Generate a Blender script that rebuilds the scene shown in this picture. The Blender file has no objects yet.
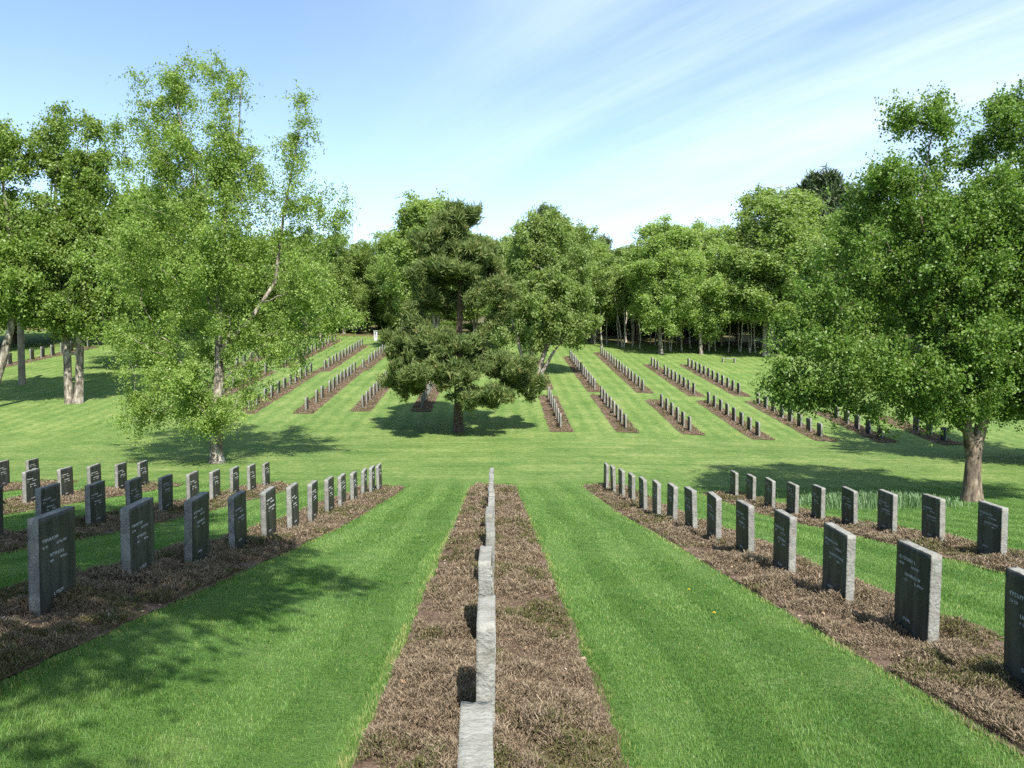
import bpy, math
import numpy as np

# ------------------------------------------------------------------ camera, sky, sun, exposure
S = bpy.context.scene
COL = S.collection
R = math.radians
EYE = 2.05
F_PX, CX, CY, HZ_Y, VP_X = 800.0, 512.0, 384.0, 344.0, 494.0

cam_d = bpy.data.cameras.new('camera')
cam = bpy.data.objects.new('camera', cam_d)
COL.objects.link(cam)
cam_d.sensor_width = 36.0
cam_d.lens = F_PX / 1024.0 * 36.0
cam_d.clip_start, cam_d.clip_end = 0.05, 8000
cam.location = (0, 0, EYE)
PITCH, YAW = math.atan((CY - HZ_Y) / F_PX), math.atan((CX - VP_X) / F_PX)
cam.rotation_euler = (R(90) - PITCH, 0, -YAW)
S.camera = cam

SUN_EL, SUN_AZ = R(51), R(16)          # sun behind the camera, a little to the right
sun_d = bpy.data.lights.new('sun', 'SUN')
sun_d.energy, sun_d.angle, sun_d.color = 4.8, R(0.53), (1.0, 0.955, 0.88)
sun = bpy.data.objects.new('sun', sun_d)
COL.objects.link(sun)
sun.location = (20, -60, 80)
sun.rotation_euler = (R(90) - SUN_EL, 0, SUN_AZ)

S.view_settings.view_transform = 'Standard'
S.view_settings.look = 'None'
S.view_settings.gamma = 1.0
S.view_settings.exposure = 1.15
S.cycles.max_bounces = 6
S.cycles.transparent_max_bounces = 4
S.cycles.use_denoising = False
S.cycles.sample_clamp_indirect = 6.0

world = bpy.data.worlds.new('World')
S.world = world
world.use_nodes = True
wn, wl = world.node_tree.nodes, world.node_tree.links
wn.clear()


def nd(nodes, kind, **kw):
    n = nodes.new(kind)
    for k, v in kw.items():
        if k.startswith('i_'):
            key = k[2:]
            key = int(key) if key.isdigit() else key
            n.inputs[key].default_value = v
        else:
            setattr(n, k, v)
    return n


sky = nd(wn, 'ShaderNodeTexSky', sky_type='NISHITA', sun_disc=False, sun_elevation=SUN_EL,
         sun_rotation=R(180) - SUN_AZ, altitude=200, air_density=1.0, dust_density=0.7, ozone_density=1.9)
bg = nd(wn, 'ShaderNodeBackground', i_Strength=0.115)
tc = nd(wn, 'ShaderNodeTexCoord')
sep = nd(wn, 'ShaderNodeSeparateXYZ')
wl.new(tc.outputs['Generated'], sep.inputs[0])
zz = nd(wn, 'ShaderNodeMath', operation='MAXIMUM', i_1=0.02)
wl.new(sep.outputs[2], zz.inputs[0])
zz2 = nd(wn, 'ShaderNodeMath', operation='ADD', i_1=0.06)
wl.new(zz.outputs[0], zz2.inputs[0])
px_ = nd(wn, 'ShaderNodeMath', operation='DIVIDE')
py_ = nd(wn, 'ShaderNodeMath', operation='DIVIDE')
wl.new(sep.outputs[0], px_.inputs[0]); wl.new(zz2.outputs[0], px_.inputs[1])
wl.new(sep.outputs[1], py_.inputs[0]); wl.new(zz2.outputs[0], py_.inputs[1])
cmb = nd(wn, 'ShaderNodeCombineXYZ')
wl.new(px_.outputs[0], cmb.inputs[0]); wl.new(py_.outputs[0], cmb.inputs[1])


def cirrus(rot, scale, loc, nscale, detail, lo, hi):
    m = nd(wn, 'ShaderNodeMapping')
    m.vector_type = 'TEXTURE'
    m.inputs['Rotation'].default_value = (0, 0, rot)
    m.inputs['Scale'].default_value = scale
    m.inputs['Location'].default_value = loc
    wl.new(cmb.outputs[0], m.inputs[0])
    t = nd(wn, 'ShaderNodeTexNoise', i_Scale=nscale, i_Detail=detail, i_Roughness=0.62, i_Distortion=0.4)
    wl.new(m.outputs[0], t.inputs['Vector'])
    r = nd(wn, 'ShaderNodeMapRange', interpolation_type='SMOOTHSTEP')
    r.inputs[1].default_value, r.inputs[2].default_value = lo, hi
    wl.new(t.outputs[0], r.inputs[0])
    return r


c1 = cirrus(R(118), (6.5, 0.95, 1), (0.3, 0.4, 0), 1.0, 7, 0.34, 0.93)
c2 = cirrus(R(112), (3.6, 1.3, 1), (3.3, 1.4, 0), 1.1, 4, 0.30, 0.85)
sm = nd(wn, 'ShaderNodeMath', operation='MULTIPLY_ADD', i_1=0.6)
wl.new(c2.outputs[0], sm.inputs[0]); wl.new(c1.outputs[0], sm.inputs[2])
# more thin cloud towards the right half of the view and low down
side = nd(wn, 'ShaderNodeMapRange', interpolation_type='SMOOTHSTEP')
side.inputs[1].default_value, side.inputs[2].default_value = -0.26, 0.34
side.inputs[3].default_value, side.inputs[4].default_value = 0.05, 1.0
wl.new(sep.outputs[0], side.inputs[0])
m1 = nd(wn, 'ShaderNodeMath', operation='MULTIPLY')
wl.new(sm.outputs[0], m1.inputs[0]); wl.new(side.outputs[0], m1.inputs[1])
low = nd(wn, 'ShaderNodeMapRange', interpolation_type='SMOOTHSTEP')
low.inputs[1].default_value, low.inputs[2].default_value = 0.0, 0.34
low.inputs[3].default_value, low.inputs[4].default_value = 0.22, 0.0
wl.new(sep.outputs[2], low.inputs[0])
m2 = nd(wn, 'ShaderNodeMath', operation='MULTIPLY_ADD', i_1=0.95)
wl.new(m1.outputs[0], m2.inputs[0]); wl.new(low.outputs[0], m2.inputs[2])
m2.use_clamp = True
mx = nd(wn, 'ShaderNodeMix', data_type='RGBA')
wl.new(m2.outputs[0], mx.inputs[0])
wl.new(sky.outputs[0], mx.inputs[6])
mx.inputs[7].default_value = (4.4, 5.25, 5.8, 1)
wl.new(mx.outputs[2], bg.inputs[0])
wo = nd(wn, 'ShaderNodeOutputWorld')
wl.new(bg.outputs[0], wo.inputs[0])


# ------------------------------------------------------------------ terrain
def smax(a, b, k):
    h = np.maximum(k - np.abs(a - b), 0.0)
    return np.maximum(a, b) + h * h / (4 * k)


def sstep(a, b, t):
    u = np.clip((t - a) / (b - a), 0, 1)
    return u * u * (3 - 2 * u)


def ground(x, y):
    x = np.asarray(x, float); y = np.asarray(y, float)
    near = -0.11 * np.maximum(y, -12)
    far = -7.95 + 0.1025 * y
    far = -smax(-far, -(4.15 + 0.055 * np.clip(y - 118, -40, 250)), 0.6)
    z = smax(smax(near, far, 0.3), np.full_like(far, -3.28), 0.3)
    nearmask = 1 - sstep(30, 45, y)
    z = z + 0.5 * sstep(0.9, 4.2, -x) * np.exp(-((y - 4) / 9.0) ** 2) * nearmask
    z = z + 0.22 * sstep(4, 16, -x) * (1 - sstep(26, 42, y))
    z = z + 0.06 * sstep(0.9, 4, x) * np.exp(-((y - 3.5) / 4.0) ** 2)
    z = z - 0.20 * sstep(4.5, 8, x) * sstep(7, 26, y) * (1 - sstep(30, 42, y))
    z = z - 0.10 * np.exp(-((y - 21) / 4.0) ** 2) * sstep(1, 4, x)
    z = z - 0.05 * np.clip(x - 5, 0, 22) * sstep(34, 50, y)
    return z


def gz(x, y):
    return float(ground(x, y))


def lateral(px, d):
    """world x of the image column px at distance d along +Y"""
    return (px - VP_X) / F_PX * d


# ------------------------------------------------------------------ mesh helpers
def link(name, me, parent=None):
    o = bpy.data.objects.new(name, me)
    COL.objects.link(o)
    if parent is not None:
        o.parent = parent
    return o


def tag(o, label, cat, group=None, kind=None):
    if label: o['label'] = label
    if cat: o['category'] = cat
    if group: o['group'] = group
    if kind: o['kind'] = kind
    return o


def root(name, loc, label, cat, group=None, rz=0.0):
    o = bpy.data.objects.new(name, None)
    COL.objects.link(o)
    o.location = loc
    o.rotation_euler = (0, 0, rz)
    o.empty_display_size = 0.3
    return tag(o, label, cat, group)


def np_mesh(name, verts, quads, mats, rnd=None, midx=None, smooth=False, extra=None):
    verts = np.ascontiguousarray(verts, np.float32)
    quads = np.ascontiguousarray(quads, np.int32)
    k = quads.shape[1]
    me = bpy.data.meshes.new(name)
    me.vertices.add(len(verts))
    me.vertices.foreach_set('co', verts.ravel())
    me.loops.add(quads.size)
    me.loops.foreach_set('vertex_index', quads.ravel())
    me.polygons.add(len(quads))
    me.polygons.foreach_set('loop_start', np.arange(0, quads.size, k, dtype=np.int32))
    if smooth:
        me.polygons.foreach_set('use_smooth', np.ones(len(quads), bool))
    for m in mats:
        me.materials.append(m)
    if midx is not None:
        me.polygons.foreach_set('material_index', np.asarray(midx, np.int32))
    if rnd is not None:
        a = me.attributes.new('rnd', 'FLOAT', 'POINT')
        a.data.foreach_set('value', np.ascontiguousarray(rnd, np.float32))
    if extra is not None:
        for nm, arr in extra.items():
            a = me.attributes.new(nm, 'FLOAT', 'POINT')
            a.data.foreach_set('value', np.ascontiguousarray(arr, np.float32))
    me.update(calc_edges=True)
    me.validate()
    return me


def unit(v):
    return v / np.maximum(np.linalg.norm(v, axis=-1, keepdims=True), 1e-9)


def rand_unit(rng, n):
    return unit(rng.normal(size=(n, 3)))


def vnoise(x, y, seed=0):
    """smooth value noise, about -1..1"""
    x = np.asarray(x, float); y = np.asarray(y, float)
    xi, yi = np.floor(x).astype(np.int64), np.floor(y).astype(np.int64)
    fx, fy = x - xi, y - yi
    fx, fy = fx * fx * (3 - 2 * fx), fy * fy * (3 - 2 * fy)

    def h(a, b):
        v = (a * 374761393 + b * 668265263 + seed * 1442695041) & 0xffffffff
        v = ((v ^ (v >> 13)) * 1274126177) & 0xffffffff
        return ((v ^ (v >> 16)) & 0xffff) / 32767.5 - 1
    return ((h(xi, yi) * (1 - fx) + h(xi + 1, yi) * fx) * (1 - fy) +
            (h(xi, yi + 1) * (1 - fx) + h(xi + 1, yi + 1) * fx) * fy)


# ------------------------------------------------------------------ materials
def material(name):
    m = bpy.data.materials.new(name)
    m.use_nodes = True
    n, l = m.node_tree.nodes, m.node_tree.links
    n.clear()
    out = n.new('ShaderNodeOutputMaterial')
    return m, n, l, out


def ramp(n, stops):
    r = n.new('ShaderNodeValToRGB')
    e = r.color_ramp.elements
    e[0].position, e[0].color = stops[0][0], (*stops[0][1], 1)
    e[1].position, e[1].color = stops[-1][0], (*stops[-1][1], 1)
    for p, c in stops[1:-1]:
        q = e.new(p); q.color = (*c, 1)
    return r


def leaf_material(name, stops, transl=0.35, rough=0.5, tint=1.25, spec=0.3):
    m, n, l, out = material(name)
    at = nd(n, 'ShaderNodeAttribute', attribute_name='rnd')
    oi = n.new('ShaderNodeObjectInfo')
    rp = ramp(n, stops)
    l.new(at.outputs['Fac'], rp.inputs[0])
    hs = n.new('ShaderNodeHueSaturation')
    v = nd(n, 'ShaderNodeMapRange')
    v.inputs[3].default_value, v.inputs[4].default_value = 0.85, 1.22
    l.new(oi.outputs['Random'], v.inputs[0])
    l.new(v.outputs[0], hs.inputs['Value'])
    l.new(rp.outputs[0], hs.inputs['Color'])
    p = nd(n, 'ShaderNodeBsdfPrincipled', i_Roughness=rough)
    p.inputs['Specular IOR Level'].default_value = spec
    l.new(hs.outputs[0], p.inputs['Base Color'])
    t = n.new('ShaderNodeBsdfTranslucent')
    mt = nd(n, 'ShaderNodeMix', data_type='RGBA', blend_type='MULTIPLY')
    mt.inputs[0].default_value = 1.0
    l.new(hs.outputs[0], mt.inputs[6])
    mt.inputs[7].default_value = (tint * 0.95, tint * 1.05, tint * 0.45, 1)
    l.new(mt.outputs[2], t.inputs[0])
    ms = nd(n, 'ShaderNodeMixShader', i_0=transl)
    l.new(p.outputs[0], ms.inputs[1]); l.new(t.outputs[0], ms.inputs[2])
    l.new(ms.outputs[0], out.inputs[0])
    return m


M = {}
M['birch_leaf'] = leaf_material('birch_leaf', [(0, (0.090, 0.155, 0.024)), (0.5, (0.170, 0.255, 0.050)), (1, (0.280, 0.350, 0.110))], 0.45, 0.45, spec=0.3)
M['wood_leaf'] = leaf_material('wood_leaf', [(0, (0.135, 0.200, 0.052)), (0.5, (0.235, 0.315, 0.098)), (1, (0.32, 0.39, 0.16))], 0.52)  # leaf tones raised paler, with some distance haze put into the colour
M['oak_leaf'] = leaf_material('oak_leaf', [(0, (0.064, 0.130, 0.018)), (0.5, (0.120, 0.205, 0.036)), (1, (0.215, 0.295, 0.080))], 0.43, 0.45, spec=0.3)
M['pine_leaf'] = leaf_material('pine_leaf', [(0, (0.074, 0.122, 0.038)), (0.55, (0.175, 0.236, 0.080)), (0.92, (0.250, 0.280, 0.105)), (1, (0.30, 0.27, 0.11))], 0.36, 0.6, spec=0.12)
M['dark_pine_leaf'] = leaf_material('dark_pine_leaf', [(0, (0.030, 0.055, 0.022)), (1, (0.085, 0.120, 0.046))], 0.12, 0.55)
M['grass_blade'] = leaf_material('grass_blade', [(0, (0.052, 0.132, 0.024)), (0.5, (0.104, 0.202, 0.040)), (0.93, (0.172, 0.262, 0.068)), (1, (0.36, 0.32, 0.13))], 0.34, 0.45)
M['strap_leaf'] = leaf_material('strap_leaf', [(0, (0.07, 0.14, 0.05)), (1, (0.16, 0.24, 0.12))], 0.3)
M['heather'] = leaf_material('heather', [(0, (0.080, 0.095, 0.028)), (0.16, (0.125, 0.120, 0.048)), (0.30, (0.090, 0.067, 0.042)), (0.60, (0.190, 0.145, 0.096)), (0.86, (0.280, 0.222, 0.155)), (1, (0.40, 0.33, 0.25))], 0.15, 0.7, spec=0.12)


def bark_material(name, base, dark, pale=None, scale=6.0):
    m, n, l, out = material(name)
    tcn = n.new('ShaderNodeTexCoord')
    mp = n.new('ShaderNodeMapping')
    mp.inputs['Scale'].default_value = (scale, scale, scale * 0.35)
    l.new(tcn.outputs['Object'], mp.inputs[0])
    t = nd(n, 'ShaderNodeTexNoise', i_Scale=1.0, i_Detail=6.0, i_Roughness=0.65)
    l.new(mp.outputs[0], t.inputs['Vector'])
    stops = [(0.36, dark), (0.52, base), (0.66, pale or base)]
    rp = ramp(n, stops)
    l.new(t.outputs[0], rp.inputs[0])
    p = nd(n, 'ShaderNodeBsdfPrincipled', i_Roughness=0.85)
    l.new(rp.outputs[0], p.inputs['Base Color'])
    b = nd(n, 'ShaderNodeBump', i_Strength=0.6, i_Distance=0.04)
    l.new(t.outputs[0], b.inputs['Height'])
    l.new(b.outputs[0], p.inputs['Normal'])
    l.new(p.outputs[0], out.inputs[0])
    return m


M['birch_bark'] = bark_material('birch_bark', (0.20, 0.17, 0.13), (0.035, 0.028, 0.022), (0.42, 0.39, 0.34), 5.0)
M['pale_bark'] = bark_material('pale_bark', (0.36, 0.32, 0.25), (0.12, 0.10, 0.075), (0.55, 0.52, 0.45), 4.0)
M['rough_bark'] = bark_material('rough_bark', (0.15, 0.115, 0.08), (0.04, 0.03, 0.022), (0.27, 0.225, 0.165), 7.0)
M['dark_bark'] = bark_material('dark_bark', (0.075, 0.058, 0.043), (0.025, 0.02, 0.016), (0.13, 0.105, 0.08), 8.0)
M['pole_wood'] = bark_material('pole_wood', (0.19, 0.165, 0.12), (0.12, 0.10, 0.075), (0.24, 0.21, 0.16), 3.0)


def pine_bark():
    m, n, l, out = material('pine_bark')
    tcn = n.new('ShaderNodeTexCoord')
    s_ = n.new('ShaderNodeSeparateXYZ')
    l.new(tcn.outputs['Object'], s_.inputs[0])
    mr = nd(n, 'ShaderNodeMapRange')
    mr.inputs[1].default_value, mr.inputs[2].default_value = 4.0, 6.2
    l.new(s_.outputs[2], mr.inputs[0])
    t = nd(n, 'ShaderNodeTexNoise', i_Scale=7.0, i_Detail=5.0)
    l.new(tcn.outputs['Object'], t.inputs['Vector'])
    lo = ramp(n, [(0.35, (0.030, 0.022, 0.017)), (0.65, (0.11, 0.085, 0.062))])
    hi = ramp(n, [(0.35, (0.060, 0.038, 0.024)), (0.65, (0.15, 0.098, 0.062))])
    l.new(t.outputs[0], lo.inputs[0]); l.new(t.outputs[0], hi.inputs[0])
    mx_ = nd(n, 'ShaderNodeMix', data_type='RGBA')
    l.new(mr.outputs[0], mx_.inputs[0])
    l.new(lo.outputs[0], mx_.inputs[6]); l.new(hi.outputs[0], mx_.inputs[7])
    p = nd(n, 'ShaderNodeBsdfPrincipled', i_Roughness=0.85)
    l.new(mx_.outputs[2], p.inputs['Base Color'])
    b = nd(n, 'ShaderNodeBump', i_Strength=0.7, i_Distance=0.04)
    l.new(t.outputs[0], b.inputs['Height']); l.new(b.outputs[0], p.inputs['Normal'])
    l.new(p.outputs[0], out.inputs[0])
    return m


M['pine_bark'] = pine_bark()


def ground_material():
    m, n, l, out = material('lawn')
    tcn = n.new('ShaderNodeTexCoord')
    co = tcn.outputs['Object']
    s_ = n.new('ShaderNodeSeparateXYZ')
    l.new(co, s_.inputs[0])

    def noise(scale, detail=3.0, vec=None, rough=0.55):
        t = nd(n, 'ShaderNodeTexNoise', i_Scale=scale, i_Detail=detail, i_Roughness=rough)
        l.new(vec or co, t.inputs['Vector'])
        return t.outputs[0]

    def math_(op, a, b=None, c=None, clamp=False):
        q = n.new('ShaderNodeMath'); q.operation = op; q.use_clamp = clamp
        for i, v in enumerate((a, b, c)):
            if v is None: continue
            if isinstance(v, (int, float)): q.inputs[i].default_value = v
            else: l.new(v, q.inputs[i])
        return q.outputs[0]

    def rng_(v, a, b, c=0.0, d=1.0):
        q = nd(n, 'ShaderNodeMapRange', interpolation_type='SMOOTHSTEP')
        q.inputs[1].default_value, q.inputs[2].default_value = a, b
        q.inputs[3].default_value, q.inputs[4].default_value = c, d
        l.new(v, q.inputs[0])
        return q.outputs[0]

    X, Y = s_.outputs[0], s_.outputs[1]
    w1 = noise(0.35, 2)
    xw = math_('MULTIPLY_ADD', w1, 0.5, X)
    yw = math_('MULTIPLY_ADD', w1, 1.6, Y)
    sx = math_('SINE', math_('MULTIPLY', xw, 2 * math.pi / 1.0))         # mowing stripes along the rows
    mp = n.new('ShaderNodeMapping'); mp.inputs['Scale'].default_value = (0.10, 1.7, 1)
    l.new(co, mp.inputs[0])
    sy = math_('MULTIPLY_ADD', noise(1.0, 4, mp.outputs[0], 0.6), 9.0, -4.5)   # passes across the valley floor
    valley = math_('MULTIPLY', rng_(Y, 29, 33), rng_(Y, 43, 50, 1, 0))
    stripe = math_('ADD', math_('MULTIPLY', sx, math_('SUBTRACT', 1.0, valley)), math_('MULTIPLY', sy, valley))
    fine = noise(38, 5, None, 0.7)
    mid = noise(4.0, 4)
    big = noise(0.5, 3)
    v = math_('MULTIPLY_ADD', stripe, 0.07, 0.5)
    v = math_('ADD', v, math_('MULTIPLY_ADD', fine, 0.9, -0.45))
    v = math_('ADD', v, math_('MULTIPLY_ADD', mid, 0.8, -0.4))
    v = math_('ADD', v, math_('MULTIPLY_ADD', big, 0.7, -0.35))
    rp = ramp(n, [(0.10, (0.036, 0.088, 0.016)), (0.42, (0.075, 0.148, 0.030)), (0.62, (0.102, 0.178, 0.042)), (0.92, (0.175, 0.230, 0.075))])
    l.new(v, rp.inputs[0])
    # paler, drier turf farther down and up the far bank
    dry = ramp(n, [(0.12, (0.054, 0.116, 0.024)), (0.5, (0.124, 0.184, 0.046)), (0.88, (0.250, 0.280, 0.098))])
    l.new(v, dry.inputs[0])
    md = nd(n, 'ShaderNodeMix', data_type='RGBA')
    l.new(rng_(Y, 22, 36, 0.0, 0.75), md.inputs[0])
    l.new(rp.outputs[0], md.inputs[6]); l.new(dry.outputs[0], md.inputs[7])
    # leaf litter and bare earth under the wood
    lit = ramp(n, [(0.3, (0.05, 0.035, 0.02)), (0.5, (0.12, 0.10, 0.045)), (0.7, (0.09, 0.12, 0.035))])
    l.new(noise(1.6, 5), lit.inputs[0])
    ml = nd(n, 'ShaderNodeMix', data_type='RGBA')
    edge = math_('MULTIPLY_ADD', noise(0.25, 3), 10.0, Y)
    edge = math_('MULTIPLY_ADD', math_('MINIMUM', X, 0.0), 0.22, edge)
    l.new(rng_(edge, 106, 111), ml.inputs[0])
    l.new(md.outputs[2], ml.inputs[6]); l.new(lit.outputs[0], ml.inputs[7])
    p = nd(n, 'ShaderNodeBsdfPrincipled', i_Roughness=0.75)
    p.inputs['Specular IOR Level'].default_value = 0.15
    l.new(ml.outputs[2], p.inputs['Base Color'])
    b = nd(n, 'ShaderNodeBump', i_Strength=0.9, i_Distance=0.05)
    l.new(math_('ADD', fine, noise(11, 4)), b.inputs['Height'])
    l.new(b.outputs[0], p.inputs['Normal'])
    l.new(p.outputs[0], out.inputs[0])
    return m


def soil_material():
    m, n, l, out = material('bed_soil')
    tcn = n.new('ShaderNodeTexCoord')
    a = nd(n, 'ShaderNodeTexNoise', i_Scale=30.0, i_Detail=6.0, i_Roughness=0.7)
    b_ = nd(n, 'ShaderNodeTexNoise', i_Scale=2.2, i_Detail=3.0)
    l.new(tcn.outputs['Object'], a.inputs['Vector']); l.new(tcn.outputs['Object'], b_.inputs['Vector'])
    ad = nd(n, 'ShaderNodeMath', operation='MULTIPLY_ADD', i_1=0.5)
    l.new(b_.outputs[0], ad.inputs[0]); l.new(a.outputs[0], ad.inputs[2])
    rp = ramp(n, [(0.5, (0.050, 0.034, 0.024)), (0.72, (0.115, 0.077, 0.053)), (0.95, (0.21, 0.155, 0.115))])
    l.new(ad.outputs[0], rp.inputs[0])
    p = nd(n, 'ShaderNodeBsdfPrincipled', i_Roughness=0.95)
    p.inputs['Specular IOR Level'].default_value = 0.1
    l.new(rp.outputs[0], p.inputs['Base Color'])
    b = nd(n, 'ShaderNodeBump', i_Strength=1.0, i_Distance=0.03)
    l.new(a.outputs[0], b.inputs['Height']); l.new(b.outputs[0], p.inputs['Normal'])
    l.new(p.outputs[0], out.inputs[0])
    return m


def stone_material(name, lo, mid, hi, rough, bump, streak, stain_c):
    m, n, l, out = material(name)
    tcn = n.new('ShaderNodeTexCoord')
    oi = n.new('ShaderNodeObjectInfo')
    off = nd(n, 'ShaderNodeVectorMath', operation='ADD')
    l.new(tcn.outputs['Object'], off.inputs[0])
    l.new(oi.outputs['Location'], off.inputs[1])
    mp = n.new('ShaderNodeMapping'); mp.inputs['Scale'].default_value = (1, 1, 0.18 if streak else 1)
    l.new(off.outputs[0], mp.inputs[0])
    a = nd(n, 'ShaderNodeTexNoise', i_Scale=9.0, i_Detail=4.0, i_Roughness=0.6)
    l.new(mp.outputs[0], a.inputs['Vector'])
    g = nd(n, 'ShaderNodeTexNoise', i_Scale=140.0, i_Detail=2.0)
    l.new(off.outputs[0], g.inputs['Vector'])
    mm = nd(n, 'ShaderNodeMath', operation='MULTIPLY_ADD', i_1=0.55)
    l.new(g.outputs[0], mm.inputs[0]); l.new(a.outputs[0], mm.inputs[2])
    rr = nd(n, 'ShaderNodeMath', operation='MULTIPLY_ADD', i_1=0.16)
    l.new(oi.outputs['Random'], rr.inputs[0]); l.new(mm.outputs[0], rr.inputs[2])
    rp = ramp(n, [(0.50, lo), (0.80, mid), (0.98, hi)])
    l.new(rr.outputs[0], rp.inputs[0])
    st = nd(n, 'ShaderNodeTexNoise', i_Scale=3.2, i_Detail=5.0, i_Roughness=0.65)
    l.new(mp.outputs[0], st.inputs['Vector'])
    sf = nd(n, 'ShaderNodeMapRange', interpolation_type='SMOOTHSTEP')
    sf.inputs[1].default_value, sf.inputs[2].default_value, sf.inputs[4].default_value = 0.50, 0.74, 0.65
    l.new(st.outputs[0], sf.inputs[0])
    stain = nd(n, 'ShaderNodeMix', data_type='RGBA')
    stain.inputs[7].default_value = (*stain_c, 1)
    l.new(sf.outputs[0], stain.inputs[0]); l.new(rp.outputs[0], stain.inputs[6])
    p = nd(n, 'ShaderNodeBsdfPrincipled', i_Roughness=rough)
    p.inputs['Specular IOR Level'].default_value = 0.22
    l.new(stain.outputs[2], p.inputs['Base Color'])
    b = nd(n, 'ShaderNodeBump', i_Strength=bump, i_Distance=0.02)
    c = nd(n, 'ShaderNodeTexNoise', i_Scale=38.0, i_Detail=4.0)
    l.new(off.outputs[0], c.inputs['Vector'])
    l.new(c.outputs[0], b.inputs['Height']); l.new(b.outputs[0], p.inputs['Normal'])
    l.new(p.outputs[0], out.inputs[0])
    return m


def plain(name, c, rough=0.6):
    m, n, l, out = material(name)
    tcn = n.new('ShaderNodeTexCoord')
    t = nd(n, 'ShaderNodeTexNoise', i_Scale=20.0, i_Detail=4.0)
    l.new(tcn.outputs['Object'], t.inputs['Vector'])
    rp = ramp(n, [(0.3, tuple(v * 0.8 for v in c)), (0.7, tuple(min(1, v * 1.15) for v in c))])
    l.new(t.outputs[0], rp.inputs[0])
    p = nd(n, 'ShaderNodeBsdfPrincipled', i_Roughness=rough)
    l.new(rp.outputs[0], p.inputs['Base Color'])
    l.new(p.outputs[0], out.inputs[0])
    return m


M['lawn'] = ground_material()
M['soil'] = soil_material()
M['face'] = stone_material('honed_granite', (0.015, 0.019, 0.018), (0.026, 0.030, 0.027), (0.062, 0.064, 0.055), 0.5, 0.06, True, (0.050, 0.043, 0.030))
M['split'] = stone_material('split_granite', (0.125, 0.125, 0.110), (0.185, 0.183, 0.163), (0.235, 0.235, 0.21), 0.85, 0.75, False, (0.110, 0.100, 0.070))
M['letter'] = plain('pale_lettering', (0.36, 0.37, 0.36))
M['white_stone'] = plain('white_stone', (0.42, 0.43, 0.42))
M['bench_wood'] = plain('bench_wood', (0.21, 0.20, 0.18))
M['dead_leaf'] = leaf_material('dead_leaf', [(0, (0.22, 0.13, 0.07)), (1, (0.52, 0.40, 0.28))], 0.1)
M['yellow'] = plain('yellow_petal', (0.75, 0.55, 0.02))

# ------------------------------------------------------------------ ground sheet


def axis(segs):
    out = [np.array([segs[0][0]])]
    for a, b, st in segs:
        k = max(1, int(round((b - a) / st)))
        out.append(np.linspace(a, b, k + 1)[1:])
    return np.concatenate(out)


gx = axis([(-2500, -400, 300), (-400, -110, 20), (-110, -30, 2), (-30, 30, 0.5), (30, 110, 2), (110, 400, 20), (400, 2500, 300)])
gy = axis([(-400, -40, 30), (-40, -10, 3), (-10, 60, 0.5), (60, 125, 1.5), (125, 400, 25), (400, 4000, 400)])
GX, GY = np.meshgrid(gx, gy)
GZ = ground(GX, GY) + 0.012 * vnoise(GX * 0.9, GY * 0.9, 3)
nv = len(gx)
ii, jj = np.meshgrid(np.arange(len(gy) - 1), np.arange(nv - 1), indexing='ij')
q0 = (ii * nv + jj).ravel()
gq = np.stack([q0, q0 + 1, q0 + nv + 1, q0 + nv], 1)
go = link('ground', np_mesh('ground', np.stack([GX.ravel(), GY.ravel(), GZ.ravel()], 1), gq, [M['lawn']], smooth=True))
go['kind'] = 'structure'

# ------------------------------------------------------------------ rows: beds and headstones
# (key, x at near end, x at far end, first y, last y, half width left, half width right)
near_rows = {
    'centre': dict(x0=-0.07, x1=-0.07, ys=[3.02, 5.3, 7.7, 9.9, 12.0, 13.8, 15.7, 17.7, 19.7, 21.7, 23.6, 25.5], text='the central row', bed=(-0.86, 0.80, -1.0, 28.7)),
    'right1': dict(x0=4.03, x1=3.98, ys=[5.72 + 1.72 * i for i in range(14)], text='the first near row right of centre', bed=(3.25, 4.85, -1.0, 29.1)),
    'right2': dict(x0=8.14, x1=8.06, ys=[9.3 + 1.72 * i for i in range(11)], text='the second near row right of centre', bed=(7.35, 8.85, -1.0, 27.9)),
    'left1': dict(x0=-3.97, x1=-4.0, ys=[7.2 + 1.72 * i for i in range(13)], text='the first near row left of centre', bed=(-4.85, -3.22, 1.0, 28.8)),
    'left2': dict(x0=-8.0, x1=-8.0, ys=[12.7 + 1.71 * i for i in range(10)], text='the second near row left of centre', bed=(-8.85, -7.15, 4.0, 29.4)),
    'left3': dict(x0=-12.0, x1=-12.0, ys=[19.2 + 1.65 * i for i in range(6)], text='the third near row left of centre', bed=(-12.85, -11.15, 12.0, 28.9)),
    'left4': dict(x0=-16.0, x1=-16.0, ys=[26.2, 27.9], text='the fourth near row left of centre', bed=(-16.85, -15.15, 20.0, 29.4)),
}


def seq(a, b, k):
    return [a + (b - a) * i / (k - 1) for i in range(k)]


def fr(x, ys, tier, row, y0=None, y1=None):
    return dict(x0=x, x1=x, ys=ys, text=f'{tier} tier of {row}', bed=(x - 0.70, x + 0.70, (y0 or ys[0] - 1.2), (y1 or ys[-1] + 1.2)))


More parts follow.
